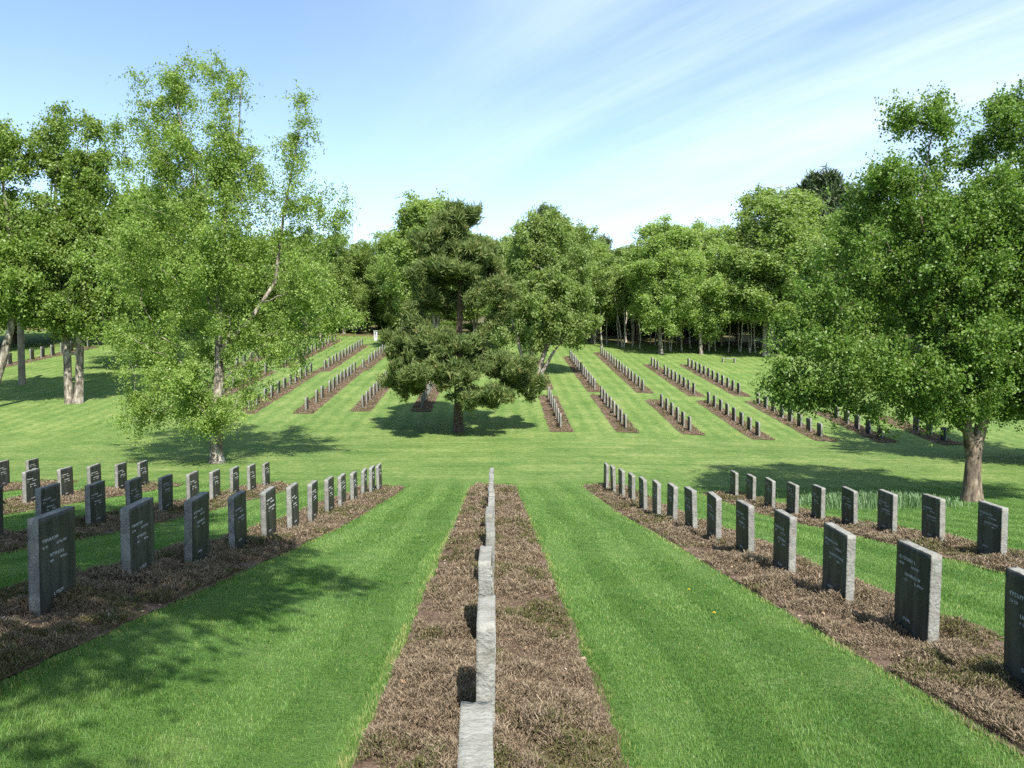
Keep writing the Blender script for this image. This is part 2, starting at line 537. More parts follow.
far_rows = {
    'fr1a': fr(4.0, seq(48.0, 58.4, 7), 'lower', 'first far row right of pine'),
    'fr1b': fr(4.0, seq(63.5, 67.5, 3), 'upper', 'first far row right of pine', 62.6, 82),
    'fr2a': fr(8.0, seq(48.5, 59.5, 8), 'lower', 'second far row right of pine'),
    'fr2b': fr(8.0, seq(63.5, 84.0, 13), 'upper', 'second far row right of pine'),
    'fr3a': fr(12.0, seq(48.7, 56.9, 6), 'lower', 'third far row right of pine', None, 59.5),
    'fr3b': fr(12.0, seq(64.2, 89.6, 16), 'upper', 'third far row right of pine'),
    'fr4a': fr(16.0, seq(48.0, 59.2, 8), 'lower', 'fourth far row right of pine'),
    'fr4b': fr(16.0, seq(63.7, 74.6, 8) + [77.8, 79.3, 80.8], 'upper', 'fourth far row right of pine'),
    'fr5a': fr(20.0, seq(48.5, 60.0, 8), 'lower', 'fifth far row right of pine'),
    'fr5b': fr(20.0, seq(64.9, 81.8, 12), 'upper', 'fifth far row right of pine'),
    'fr6a': fr(24.0, seq(49.0, 55.4, 5), 'lower', 'sixth far row right of pine', None, 58.0),
    'fr7a': fr(28.0, seq(49.0, 52.3, 3), 'lower', 'seventh far row right of pine', None, 57.0),
    'fl1a': fr(-4.9, seq(54.6, 66.0, 8), 'lower', 'first far row left of pine'),
    'fl2a': fr(-8.95, seq(54.8, 66.6, 8), 'lower', 'second far row left of pine'),
    'fl2b': fr(-8.9, seq(75.0, 86.0, 6), 'upper', 'second far row left of pine'),
    'fl3a': fr(-12.6, [54.0, 57.0, 58.8] + seq(61.6, 72.6, 8), 'lower', 'third far row left of pine'),
    'fl3b': fr(-12.2, [75.0] + seq(78.6, 92.0, 8), 'upper', 'third far row left of pine'),
    'fl4a': fr(-16.4, seq(54.0, 72.0, 11), 'lower', 'fourth far row left of pine'),
    'fl4b': fr(-15.6, seq(74.4, 95.0, 13), 'upper', 'fourth far row left of pine'),
    'fl5a': fr(-20.4, seq(54.5, 72.0, 9), 'lower', 'fifth far row left of pine'),
    'fl5b': fr(-19.9, seq(77.0, 101.0, 14), 'upper', 'fifth far row left of pine'),
    'fl6b': fr(-24.2, seq(76.0, 96.0, 10), 'upper', 'sixth far row left of pine'),
    'fl12': fr(-46.5, seq(76.0, 93.0, 10), 'upper', 'far row behind the wooden pole'),
}

rng = np.random.RandomState(11)
beds = []


def bed_sheet(b, seed, step):
    xa, xb, ya, yb = b
    ny = max(2, int((yb - ya) / step))
    ys = np.linspace(ya, yb, ny + 1)
    us = np.linspace(0, 1, 7)
    jl = 0.05 * vnoise(ys * 1.7, ys * 0 + seed, seed) + 0.03 * vnoise(ys * 5, ys * 0 + seed, seed + 9)
    jr = 0.05 * vnoise(ys * 1.7, ys * 0 + seed + 50, seed) + 0.03 * vnoise(ys * 5, ys * 0 + seed + 70, seed + 9)
    XL, XR = xa + jl, xb + jr
    X = XL[:, None] + (XR - XL)[:, None] * us[None]
    Y = np.repeat(ys[:, None], 7, 1)
    Y[0] += 0.05 * vnoise(us * 6, us * 0, seed); Y[-1] += 0.05 * vnoise(us * 6, us * 0, seed + 4)
    Z = ground(X, Y) + 0.014 + 0.012 * (vnoise(X * 4, Y * 4, seed) + 1) * np.minimum(1, np.minimum(us, 1 - us) * 4)[None]
    i, j = np.meshgrid(np.arange(ny), np.arange(6), indexing='ij')
    q = (i * 7 + j).ravel()
    o = link('bed_soil', np_mesh('bed_soil', np.stack([X.ravel(), Y.ravel(), Z.ravel()], 1), np.stack([q, q + 1, q + 8, q + 7], 1), [M['soil']], smooth=True))
    o['kind'] = 'structure'


for k, r_ in enumerate(near_rows.values()):
    bed_sheet(r_['bed'], 10 + k, 0.15); beds.append(r_['bed'])
for k, r_ in enumerate(far_rows.values()):
    bed_sheet(r_['bed'], 40 + k, 0.4); beds.append(r_['bed'])

SL, ST, SH, SB = 0.62, 0.098, 0.90, 0.12     # headstone length, thickness, height, buried depth


def slab_mesh(seed, nl, nt, nh):
    """upright slab along local Y: honed wide faces (+-X), split ends and top"""
    r = np.random.RandomState(seed)
    verts, idx, quads, mi = [], {}, [], []

    def vid(i, j, k):
        key = (i, j, k)
        if key not in idx:
            idx[key] = len(verts)
            verts.append((i / nt - 0.5, j / nl - 0.5, k / nh))
        return idx[key]
    for i in (0, nt):
        for j in range(nl):
            for k in range(nh):
                f = [vid(i, j, k), vid(i, j + 1, k), vid(i, j + 1, k + 1), vid(i, j, k + 1)]
                quads.append(f if i else f[::-1]); mi.append(0)
    for j in (0, nl):
        for i in range(nt):
            for k in range(nh):
                f = [vid(i, j, k), vid(i + 1, j, k), vid(i + 1, j, k + 1), vid(i, j, k + 1)]
                quads.append(f if not j else f[::-1]); mi.append(1)
    for i in range(nt):
        for j in range(nl):
            quads.append([vid(i, j, nh), vid(i + 1, j, nh), vid(i + 1, j + 1, nh), vid(i, j + 1, nh)]); mi.append(1)
    v = np.array(verts)
    top = v[:, 2] > 0.999
    end = np.abs(v[:, 1]) > 0.499
    side = np.abs(v[:, 0]) > 0.499
    p = v * np.array([ST, SL, SH + SB]); p[:, 2] -= SB
    rough = r.uniform(-1, 1, len(v))
    p[end, 1] += np.sign(v[end, 1]) * np.where(side[end], 0.002, 0.011) * rough[end]
    p[top, 2] += np.where(side[top], 0.002, 0.006) * r.uniform(-1, 1, top.sum())
    crown = r.uniform(-0.012, 0.014)
    p[top, 2] += crown * v[top, 1]
    return np_mesh('headstone', p, quads, [M['face'], M['split']], midx=mi)


fine_slabs = [slab_mesh(s, 12, 5, 20) for s in range(5)]
coarse_slabs = [slab_mesh(20 + s, 3, 2, 4) for s in range(3)]


def inscription_mesh(seed):
    """worn lettering: rows of tiny strokes, two blocks and a number low down, on both wide faces"""
    r = np.random.RandomState(seed)
    boxes = []

    def line(y0, z, h, k):
        x = y0
        for _ in range(k):
            if x > 0.26: break
            w = h * r.uniform(0.5, 0.72)
            t = h * 0.17
            boxes.append((x, z, t, h))
            kind = r.randint(4)
            if kind in (0, 2): boxes.append((x + t, z + h * 0.84, w - t, t))
            if kind in (1, 2): boxes.append((x + t, z, w - t, t))
            if kind in (0, 1, 3): boxes.append((x + t, z + h * 0.42, w * 0.7 - t, t))
            if kind == 3: boxes.append((x + w - t, z, t, h))
            x += w + h * (0.26 if r.rand() > 0.13 else 0.8)
    top = 0.70 + r.uniform(-0.05, 0.05)
    line(-0.25, top, 0.030, r.randint(9, 13))
    line(-0.25, top - 0.052, 0.022, r.randint(3, 6)); line(-0.02, top - 0.052, 0.022, r.randint(7, 10))
    line(-0.13, top - 0.145, 0.030, r.randint(9, 14))
    line(-0.13, top - 0.195, 0.022, r.randint(2, 4)); line(0.04, top - 0.195, 0.022, r.randint(6, 9))
    line(-0.12 + r.uniform(-.05, .05), 0.17, 0.028, 6)
    V, Q = [], []
    for sgn in (1, -1):
        for (y, z, w, h) in boxes:
            xa, xb = sgn * (ST / 2 - 0.002), sgn * (ST / 2 + 0.0018)
            ya, yb = sgn * y, sgn * (y + w)
            o = len(V)
            for xx in (xa, xb):
                V += [(xx, ya, z), (xx, yb, z), (xx, yb, z + h), (xx, ya, z + h)]
            Q += [[o + 4, o + 5, o + 6, o + 7], [o, o + 4, o + 7, o + 3], [o + 5, o + 1, o + 2, o + 6], [o + 3, o + 7, o + 6, o + 2], [o, o + 1, o + 5, o + 4]]
    return np_mesh('inscription', V, Q, [M['letter']])


inscr = [inscription_mesh(70 + s) for s in range(6)]
ORD = 'first second third fourth fifth sixth seventh eighth ninth tenth eleventh twelfth thirteenth fourteenth fifteenth sixteenth'.split()
GROUP = 'headstones of the cemetery'
stones = []
for key, r_ in list(near_rows.items()) + list(far_rows.items()):
    near = key in near_rows
    ya, yb = r_['ys'][0], r_['ys'][-1]
    for i, y in enumerate(r_['ys']):
        x = r_['x0'] + (r_['x1'] - r_['x0']) * (i / max(1, len(r_['ys']) - 1))
        x += rng.uniform(-0.012, 0.012)
        me = fine_slabs[rng.randint(5)] if near else coarse_slabs[rng.randint(3)]
        o = link('headstone', me)
        o.location = (x, y, gz(x, y))
        o.rotation_euler = (R(rng.normal(0, 0.6)), R(rng.normal(0, 0.7)), R(rng.uniform(-1.2, 1.2)))
        o.scale = (rng.uniform(.95, 1.06) * (1.18 if key == 'centre' else 1.0), rng.uniform(.98, 1.03), rng.uniform(0.985, 1.015))
        if key == 'fl12': o.scale.z *= 1.3
        if near:
            if key == 'centre': o.location.z -= 0.05
            if key == 'centre' and i == 0: o.scale.x *= 1.18
            lab = f"upright grey granite headstone, {ORD[i]} from the camera in {r_['text']}"
            c = link('inscription', inscr[rng.randint(6)], o)
        else:
            lab = f"headstone, {ORD[i]} from camera in {r_['text']}"
        tag(o, lab, 'headstone', GROUP)
        stones.append((x, y))
stones = np.array(stones)


def in_beds(x, y, pad=0.0):
    hit = np.zeros(x.shape, bool)
    for (xa, xb, ya, yb) in beds:
        hit |= (x > xa - pad) & (x < xb + pad) & (y > ya - pad) & (y < yb + pad)
    return hit


def near_stone(x, y):
    hit = np.zeros(x.shape, bool)
    for sx, sy in stones[:90]:
        hit |= (np.abs(x - sx) < ST / 2 + 0.01) & (np.abs(y - sy) < SL / 2 + 0.01)
    return hit


# ------------------------------------------------------------------ heather in the beds
def mound(x, y):
    """how bushy the heather stands at a spot, 0 bare to 1 full clump"""
    c = 0.5 * vnoise(x * 3.6, y * 3.6, 21) + 0.35 * vnoise(x * 1.5, y * 1.5, 22) + 0.3 * vnoise(x * 8, y * 8, 23)
    return np.clip(0.5 + 0.95 * c, 0, 1)


def heather():
    r = np.random.RandomState(5)
    P, H, W, C, D = [], [], [], [], []
    for b, (xa, xb, ya, yb) in enumerate(beds):
        near = b < len(near_rows)
        ya = max(ya, 3.2)
        y = ya
        while y < yb:
            st = 0.5 if near else 2.0
            ye = min(yb, y + st)
            mid = (y + ye) / 2
            dist = max(5.0, math.hypot(mid, 0.5 * (xa + xb)))
            dens = 21000.0 * (6.0 / max(6.0, dist)) ** 1.75
            k = int(dens * (xb - xa) * (ye - y))
            x_ = r.uniform(xa + 0.02, xb - 0.02, k); y_ = r.uniform(y, ye, k)
            cl = mound(x_, y_)
            e = np.minimum(np.minimum(x_ - xa, xb - x_), 0.3) / 0.3
            keep = (cl * 1.9 + 0.55 * e > r.uniform(0.35, 1.25, k)) & ~near_stone(x_, y_)
            if b == 0: keep &= (x_ > -0.15) | (r.rand(k) < 0.45 + 0.75 * cl)
            x_, y_, cl, e = x_[keep], y_[keep], cl[keep], e[keep]
            top = 0.008 + 0.165 * cl ** 1.25 * (0.30 + 0.70 * e)
            green = sstep(0.12, 0.5, vnoise(x_ * 1.3 + 40, y_ * 1.3, 31) + 0.35 * vnoise(x_ * 5, y_ * 5, 32))
            u = r.rand(len(x_))
            col = np.where(r.rand(len(x_)) < green * 0.7, r.uniform(0.0, 0.24, len(x_)), r.beta(2.2, 2.2, len(x_)) * 0.66 + 0.28 + 0.10 * (cl - 0.4))
            P.append(np.stack([x_, y_, ground(x_, y_) + 0.015 + top * r.uniform(0.25, 1.0, len(x_))], 1)); C.append(np.clip(col, 0, 1))
            H.append(r.uniform(0.016, 0.036, len(x_)) * (0.6 + 0.6 * cl) * (max(6.0, dist) / 6.0) ** 0.25)
            W.append(np.full(len(x_), 0.0032 * (max(6.0, dist) / 6.0) ** 0.85)); D.append(np.full(len(x_), dist))
            y = ye
    P, H, W, C = np.concatenate(P), np.concatenate(H), np.concatenate(W), np.concatenate(C)
    n = len(P)
    # each sprig leans away from the middle of its clump and ends in a short kinked tip
    ang = r.uniform(0, 2 * np.pi, n)
    lean = r.uniform(0.2, 1.5, n)
    dx, dy = np.cos(ang) * lean, np.sin(ang) * lean
    base = P
    midp = base + np.stack([dx * H * 0.5, dy * H * 0.5, H * 0.55], 1)
    tip = midp + np.stack([dx * H * 0.4 + r.normal(0, .006, n), dy * H * 0.4 + r.normal(0, .006, n), H * r.uniform(0.1, 0.5, n)], 1)
    a2 = r.uniform(0, 2 * np.pi, n)
    s = np.stack([np.cos(a2), np.sin(a2), r.uniform(-.3, .3, n)], 1) * W[:, None]
    V = np.stack([base - s * .5, base + s * .5, midp - s, midp + s, tip - s * .45, tip + s * .45], 1).reshape(-1, 3)
    o = np.arange(n)[:, None] * 6
    Q = np.concatenate([o + np.array([[0, 1, 3, 2]]), o + np.array([[2, 3, 5, 4]])])
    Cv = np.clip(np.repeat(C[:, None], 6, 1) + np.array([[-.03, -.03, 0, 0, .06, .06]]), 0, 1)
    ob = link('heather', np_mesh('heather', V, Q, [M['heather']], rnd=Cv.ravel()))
    tag(ob, 'low brown heather growing in the beds round the headstones', 'heather', kind='stuff')
    print('heather sprigs', n)


heather()


# ------------------------------------------------------------------ grass blades on the near lawns
def grass():
    r = np.random.RandomState(8)
    Xs, Ys, Ws = [], [], []
    d = 3.2
    while d < 30:
        st = 0.35
        dens = 8500.0 * (5.0 / max(5.0, d)) ** 1.9
        xa, xb = lateral(-40, d) - 0.3, lateral(1064, d) + 0.3
        k = int(dens * (xb - xa) * st)
        Xs.append(r.uniform(xa, xb, k)); Ys.append(r.uniform(d, d + st, k))
        Ws.append(np.full(k, 0.0029 * (max(5.0, d) / 5.0) ** 0.85))
        d += st
    x, y, w = np.concatenate(Xs), np.concatenate(Ys), np.concatenate(Ws)
    keep = ~in_beds(x, y, 0.0)
    x, y, w = x[keep], y[keep], w[keep]
    # longer and yellower fringe where the mower does not reach, along the beds
    fringe = in_beds(x, y, 0.10)
    n = len(x)
    patch = 0.5 * vnoise(x * 0.8, y * 0.8, 61) + 0.5 * vnoise(x * 3, y * 3, 62)
    h = (0.022 + 0.012 * r.rand(n) + 0.008 * patch) * np.where(fringe, 1.5, 1.0)
    stripe = np.sign(np.sin(x * 2 * np.pi / 1.0 + 1.2 * vnoise(y * .3, x * 0, 63)))
    ang = r.uniform(0, 2 * np.pi, n)
    lean = r.uniform(0.1, 0.75, n)
    dx, dy = np.cos(ang) * lean, np.sin(ang) * lean + 0.15 * stripe
    b = np.stack([x, y, ground(x, y) - 0.004], 1)
    m = b + np.stack([dx * h * .35, dy * h * .35, h * .62], 1)
    t = b + np.stack([dx * h, dy * h, h], 1)
    a2 = ang + np.pi / 2 + r.normal(0, .5, n)
    s = np.stack([np.cos(a2), np.sin(a2), 0 * a2], 1) * w[:, None]
    V = np.stack([b - s * .5, b + s * .5, m - s * .45, m + s * .45, t - s * .12, t + s * .12], 1).reshape(-1, 3)
    o = np.arange(n)[:, None] * 6
    Q = np.concatenate([o + np.array([[0, 1, 3, 2]]), o + np.array([[2, 3, 5, 4]])])
    col = np.clip(0.45 + 0.19 * r.normal(size=n) + 0.30 * patch + 0.105 * stripe + 0.14 * vnoise(x * 0.35, y * 0.22, 66), 0.02, 0.93)
    yel = (r.rand(n) < np.where(fringe, 0.22 + 0.35 * (vnoise(x * 1.1, y * 1.1, 64) > 0.35), 0.012))
    col = np.where(yel, r.uniform(0.95, 1.0, n), col)
    ob = link('grass', np_mesh('grass', V, Q, [M['grass_blade']], rnd=np.repeat(col, 6)))
    tag(ob, 'short mown green grass on the near lawns', 'grass', kind='stuff')
    print('blades', n)


grass()


def strap_leaves():
    """the unmown clump of daffodil leaves behind the second row on the right"""
    r = np.random.RandomState(18)
    n = 5200
    u = r.uniform(0, 1, n)
    x = lateral(805 + 140 * u, 25.0) + r.normal(0, .3, n)
    y = 24.6 + r.normal(0, 0.75, n) + 0.8 * (u - 0.5)
    h = r.uniform(0.18, 0.42, n) * (1 - 0.45 * np.abs(2 * u - 1) ** 2)
    ang = r.uniform(0, 2 * np.pi, n); lean = r.uniform(0.1, 0.6, n)
    b = np.stack([x, y, ground(x, y)], 1)
    m = b + np.stack([np.cos(ang) * lean * h * .3, np.sin(ang) * lean * h * .3, h * .65], 1)
    t = b + np.stack([np.cos(ang) * lean * h, np.sin(ang) * lean * h, h * .95], 1)
    s = np.stack([-np.sin(ang), np.cos(ang), 0 * ang], 1) * 0.017
    V = np.stack([b - s * .5, b + s * .5, m - s * .5, m + s * .5, t - s * .15, t + s * .15], 1).reshape(-1, 3)
    o = np.arange(n)[:, None] * 6
    Q = np.concatenate([o + np.array([[0, 1, 3, 2]]), o + np.array([[2, 3, 5, 4]])])
    ob = link('daffodil_leaves', np_mesh('daffodil_leaves', V, Q, [M['strap_leaf']], rnd=np.repeat(r.rand(n), 6)))
    tag(ob, 'patch of tall pale unmown leaves behind the second right row', 'plants', kind='stuff')


strap_leaves()


def leaf_litter():
    r = np.random.RandomState(28)
    n = 420
    b = [beds[i] for i in r.choice(5, n, p=[.4, .25, .1, .2, .05])]
    x = np.array([r.uniform(q[0], q[1]) for q in b]); y = np.array([r.uniform(max(3.5, q[2]), min(q[3], 20)) for q in b])
    c = np.stack([x, y, ground(x, y) + r.uniform(.03, .085, n)], 1)
    nn = unit(rand_unit(r, n) * .5 + np.array([0, 0, 1]))
    t = unit(np.cross(nn, rand_unit(r, n))); bb = np.cross(nn, t)
    l = r.uniform(.014, .034, (n, 1)); w = l * .6
    V = np.stack([c - t * l, c + bb * w, c + t * l, c - bb * w], 1).reshape(-1, 3)
    ob = link('leaf_litter', np_mesh('leaf_litter', V, np.arange(4 * n).reshape(-1, 4), [M['dead_leaf']], rnd=np.repeat(r.rand(n), 4)))
    tag(ob, 'dry pale fallen leaves scattered over the heather beds', 'leaf litter', kind='stuff')


leaf_litter()


# ------------------------------------------------------------------ trees
def resample(poly, step):
    poly = np.asarray(poly, float)
    out = [poly[0]]
    for a, b in zip(poly[:-1], poly[1:]):
        k = max(1, int(np.linalg.norm(b[:3] - a[:3]) / step))
        for i in range(1, k + 1):
            out.append(a + (b - a) * i / k)
    return np.array(out)


def sweep(pts, rad, sides, r=None, rough=0.0):
    n = len(pts)
    tan = unit(np.gradient(pts, axis=0))
    ref = np.where(np.abs(tan[:, 2:3]) > 0.8, np.array([[1., 0, 0]]), np.array([[0, 0, 1.]]))
    u = unit(np.cross(tan, ref)); v = np.cross(tan, u)
    a = np.arange(sides) * 2 * np.pi / sides
    rr = np.repeat(rad[:, None], sides, 1)
    if r is not None and rough:
        rr = rr * (1 + r.uniform(-rough, rough, rr.shape))
    V = pts[:, None] + rr[:, :, None] * (np.cos(a)[None, :, None] * u[:, None] + np.sin(a)[None, :, None] * v[:, None])
    i, j = np.meshgrid(np.arange(n - 1), np.arange(sides), indexing='ij')
    j2 = (j + 1) % sides
    Q = np.stack([i * sides + j, i * sides + j2, (i + 1) * sides + j2, (i + 1) * sides + j], -1).reshape(-1, 4)
    return V.reshape(-1, 3), Q


def make_tree(seed, trunks, lobes, n_twigs, sprays, per, leaf, droop=0.6, spray_len=0.7, zmin=1.5, leaf_m='birch_leaf',
              bark_m='birch_bark', sides=9, needle=False, tip_r=0.010, up=0.7, shell=0.45, expo=0.48, hi_pen=1.0, flat=0.0, clump=0.85, stray=0.07):
    """trunks: polylines of (x,y,z,radius); lobes: (x,y,z,rx,ry,rz,weight). returns (trunk mesh, crown mesh)"""
    r = np.random.RandomState(seed)
    lob = np.array(lobes, float)
    vol = lob[:, 6] * (lob[:, 3] * lob[:, 4] * lob[:, 5]) ** 0.8
    pick = r.choice(len(lob), n_twigs, p=vol / vol.sum())
    L = lob[pick]
    rad = r.uniform(0, 1, n_twigs) ** shell
    rad = np.where(r.rand(n_twigs) < stray, r.uniform(1.0, 1.38, n_twigs), rad)
    dirs = rand_unit(r, n_twigs)
    A = L[:, :3] + dirs * rad[:, None] * L[:, 3:6]
    cap = 60000
    P = np.zeros((cap, 3)); par = np.full(cap, -1); T = np.zeros(cap, bool); TR = np.zeros(cap)
    n = 0
    V, Q, nv_ = [], [], 0
    for tr in trunks:
        pts = resample(tr, 0.35)
        jit = r.normal(0, 0.03, (len(pts), 2)); jit[0] = 0
        pts[:, :2] += np.cumsum(jit, 0) * 0.45
        rr = pts[:, 3].copy()
        if tr[0][2] <= 0.1:
            rr *= 1 + 0.30 * np.exp(-np.maximum(pts[:, 2], 0) / 0.22)
        v, q = sweep(pts[:, :3], rr, sides, r, 0.07)
        V.append(v); Q.append(q + nv_); nv_ += len(v)
        for i, p in enumerate(pts):
            P[n] = p[:3]; T[n] = p[2] > zmin; TR[n] = p[3]
            par[n] = n - 1 if i else -1
            n += 1
    ntr = n
    dtr = np.min(np.linalg.norm(A[:, None] - P[None, :ntr], axis=2), axis=1)
    chains = []
    usable = np.zeros(cap, bool); usable[:ntr] = T[:ntr]
    for a_i in np.argsort(dtr):
        a = A[a_i]
        dv = a - P[:n]
        hd = np.hypot(dv[:, 0], dv[:, 1])
        cost = np.linalg.norm(dv, axis=1) + hi_pen * np.maximum(0, -dv[:, 2] + up * 0.5 * hd) + np.where(usable[:n], 0, 1e6)
        i = int(np.argmin(cost))
        p0 = P[i]; Ld = np.linalg.norm(a - p0)
        k = max(3, int(Ld / 0.45))
        hor = a - p0
        ctrl = p0 + 0.5 * hor + np.array([0, 0, 0.16 * up * Ld])
        t = np.linspace(0, 1, k + 1)[:, None]
        c = (1 - t) ** 2 * p0 + 2 * t * (1 - t) * ctrl + t ** 2 * a
        c[1:-1] += r.normal(0, 0.045 * min(1, Ld), (k - 1, 3))
        ids = [i]
        for q_ in c[1:]:
            P[n] = q_; par[n] = ids[-1]; usable[n] = True
            ids.append(n); n += 1
        chains.append(ids)
    cnt = np.zeros(n)
    for ids in chains: cnt[ids[-1]] += 1
    for i in range(n - 1, ntr - 1, -1):
        if par[i] >= 0: cnt[par[i]] += cnt[i]
    rad_n = tip_r * np.maximum(cnt, 1) ** expo
    O, OD, OW = [], [], []
    for ids in chains:
        pts = P[ids]
        r0 = rad_n[ids[1]]
        if ids[0] < ntr: r0 = min(r0, 0.75 * TR[ids[0]])
        rr = np.minimum(rad_n[ids], r0); rr[0] = r0
        rr[-1] = 0.4 * tip_r
        v, q = sweep(pts, rr, 5 if r0 > 0.03 else 3)
        V.append(v); Q.append(q + nv_); nv_ += len(v)
        s0 = max(1, int(len(ids) * 0.4))
        OW.append(np.full(len(ids) - s0, (0.12 + r.gamma(1.0, 1.0) ** clump) / (len(ids) - s0)))
        O.append(pts[s0:]); OD.append(np.repeat([(pts[-1] - pts[0])], len(ids) - s0, 0))
    trunk = np_mesh('trunk', np.concatenate(V), np.concatenate(Q), [M[bark_m]], smooth=True)
    O = np.concatenate(O); OD = unit(np.concatenate(OD))
    ns = n_twigs * sprays
    OW = np.concatenate(OW); w = r.choice(len(O), ns, p=OW / OW.sum())
    o = O[w] + r.normal(0, 0.06, (ns, 3))
    sd = unit(rand_unit(r, ns) * np.array([1, 1, 1 - flat]) + OD[w] * 0.55 + np.array([0, 0, -droop]))
    sl = spray_len * r.uniform(0.45, 1.25, ns)
    tone = np.clip(r.normal(0.5, 0.17, ns), 0, 1)
    k = per
    t = r.uniform(0.05, 1, (ns, k))
    c = o[:, None] + sd[:, None] * (t * sl[:, None])[:, :, None]
    c[:, :, 2] -= droop * 0.35 * (t * sl[:, None]) ** 2
    c = (c + r.normal(0, leaf * 0.7, c.shape)).reshape(-1, 3)
    m_ = len(c)
    sdl = np.repeat(sd, k, 0)
    if needle:
        tdir = unit(rand_unit(r, m_) + sdl * 0.9 + np.array([0, 0, 0.5]))
        nn = unit(np.cross(tdir, rand_unit(r, m_)))
        l = leaf * r.uniform(0.7, 1.3, (m_, 1)); wd = l * 0.17
    else:
        nn = unit(rand_unit(r, m_) + np.array([0, -0.15, 0.55]) + sdl * 0.25)
        tdir = unit(np.cross(nn, rand_unit(r, m_)) + np.array([0, 0, -0.35]))
        l = leaf * r.uniform(0.6, 1.3, (m_, 1)) * 0.5; wd = l * 0.74
    bb = unit(np.cross(nn, tdir))
    Vl = np.stack([c - tdir * l, c + bb * wd - tdir * l * 0.15, c + tdir * l, c - bb * wd - tdir * l * 0.15], 1).reshape(-1, 3)
    col = np.clip(np.repeat(tone, k) + r.normal(0, 0.16, m_), 0, 1)
    crown = np_mesh('crown', Vl, np.arange(4 * m_).reshape(-1, 4), [M[leaf_m]], rnd=np.repeat(col, 4))
    return trunk, crown


def px_lobes(bx, by, d, lst, r, depth=0.0):
    """lobes given in picture pixels round the base (bx,by) turned into metres round the tree's foot"""
    out = []
    s = d / F_PX
    for q in lst:
        px, py, rx, ry = q[:4]
        dy = q[4] if len(q) > 4 else r.uniform(-1.0, 1.0) * 0.35 * rx * s
        w = q[5] if len(q) > 5 else 1.0
        out.append(((px - bx) * s, dy, (by - py) * s, rx * s, rx * s * 0.95, ry * s, w))
    return out


def px_trunk(bx, by, d, pts):
    s = d / F_PX
    return [((p[0] - bx) * s, (p[3] if len(p) > 3 else 0.0), (by - p[1]) * s, p[2] * s) for p in pts]


def place_tree(name, meshes, loc, label, group=None, rz=0.0, scale=(1, 1, 1), cat='tree'):
    t = root(name, loc, label, cat, group, rz)
    t.scale = scale
    link('trunk', meshes[0], t); link('crown', meshes[1], t)
    return t


rt = np.random.RandomState(77)

# A: the tall airy birch on the left
bx, by, d = 217, 463, 35.6
lob = px_lobes(bx, by, d, [(190, 95, 42, 36, 0, 1.2), (240, 92, 26, 36, 0, 1.6), (150, 128, 30, 34, .4, 1.3), (205, 155, 55, 45, 0, 1.25), (235, 150, 26, 50, -.8, 1.4), (302, 125, 17, 36, .5, 1.9), (292, 190, 32, 48, .5, 1.5),
                           (336, 222, 16, 40, 0, 1.8), (180, 220, 62, 46, .3, 1.2), (140, 262, 40, 46, 0, 1.2), (225, 262, 68, 48, .2, 1.3), (230, 240, 34, 60, -1.6, 1.3), (312, 275, 36, 40, 0, 1.3), (250, 332, 70, 40),
                           (150, 340, 45, 46), (190, 378, 68, 38, 0, .8), (285, 345, 42, 32), (250, 205, 34, 44, 0, 1.5), (175, 175, 50, 40, 0, 1.2), (318, 300, 36, 34, 0, 1.3), (205, 408, 46, 18), (222, 408, 38, 15, -1.5, 1.1), (200, 372, 40, 24, -2.0, 1), (148, 402, 32, 22), (240, 400, 26, 16), (160, 430, 14, 12)], rt)
tr = [px_trunk(bx, by, d, [(217, 466, 6.8), (218, 430, 6.0), (221, 390, 4.8), (224, 320, 3.6), (226, 260, 2.3), (232, 200, 1.4), (243, 150, .8), (246, 80, 0.3)]),
      px_trunk(bx, by, d, [(223, 350, 2.4), (248, 325, 2.2, .3), (276, 282, 1.9, .5), (286, 210, 1.1, .6), (302, 130, .3, .5)]),
      px_trunk(bx, by, d, [(226, 262, 1.5), (208, 200, 1.1, -.4), (192, 120, .4, -.6)])]
meshA = make_tree(1, tr, lob, 860, 18, 15, 0.088, droop=0.85, spray_len=0.85, zmin=1.9, shell=0.55, tip_r=0.007)
x = lateral(bx, d)
place_tree('birch_tree', meshA, (x, d, gz(x, d)), 'tall airy birch with pale trunk standing alone on the left lawn')

# B: the Scots pine with two tiers
bx, by, d = 458, 432, 47.0
lobB = px_lobes(bx, by, d, [(412, 352, 34, 10), (448, 343, 36, 10, -1.5), (400, 340, 20, 7), (498, 366, 36, 13), (527, 388, 20, 9), (404, 384, 26, 9), (440, 372, 40, 11, -2.2),
                            (482, 394, 34, 7, -2.0), (470, 352, 30, 10, 1.8), (440, 360, 45, 10, 2.5), (520, 372, 18, 8, 1.0),
                            (458, 228, 18, 16), (434, 246, 24, 11), (480, 254, 24, 12), (450, 272, 40, 11), (424, 298, 20, 12), (416, 318, 18, 9), (446, 306, 16, 9, 1.4), (474, 300, 14, 8, -1.2),
                            (492, 292, 24, 13), (503, 312, 16, 9), (462, 216, 22, 10), (444, 226, 20, 11), (440, 300, 22, 14, 1.5), (480, 274, 30, 10, 1.6)], rt)
trB = [px_trunk(bx, by, d, [(458, 434, 5.0), (459, 400, 4.4), (458, 350, 3.6), (459, 300, 2.8), (460, 260, 2.0), (463, 212, .7)])]
meshB = make_tree(2, trB, lobB, 760, 16, 30, 0.165, droop=-0.15, spray_len=0.42, zmin=1.5, leaf_m='pine_leaf', bark_m='pine_bark', needle=True,
                  tip_r=0.016, up=0.25, shell=0.6, flat=0.5)
x = lateral(bx, d)
place_tree('pine_tree', meshB, (x, d, gz(x, d)), 'lone Scots pine with two dark tiers standing on the valley floor')

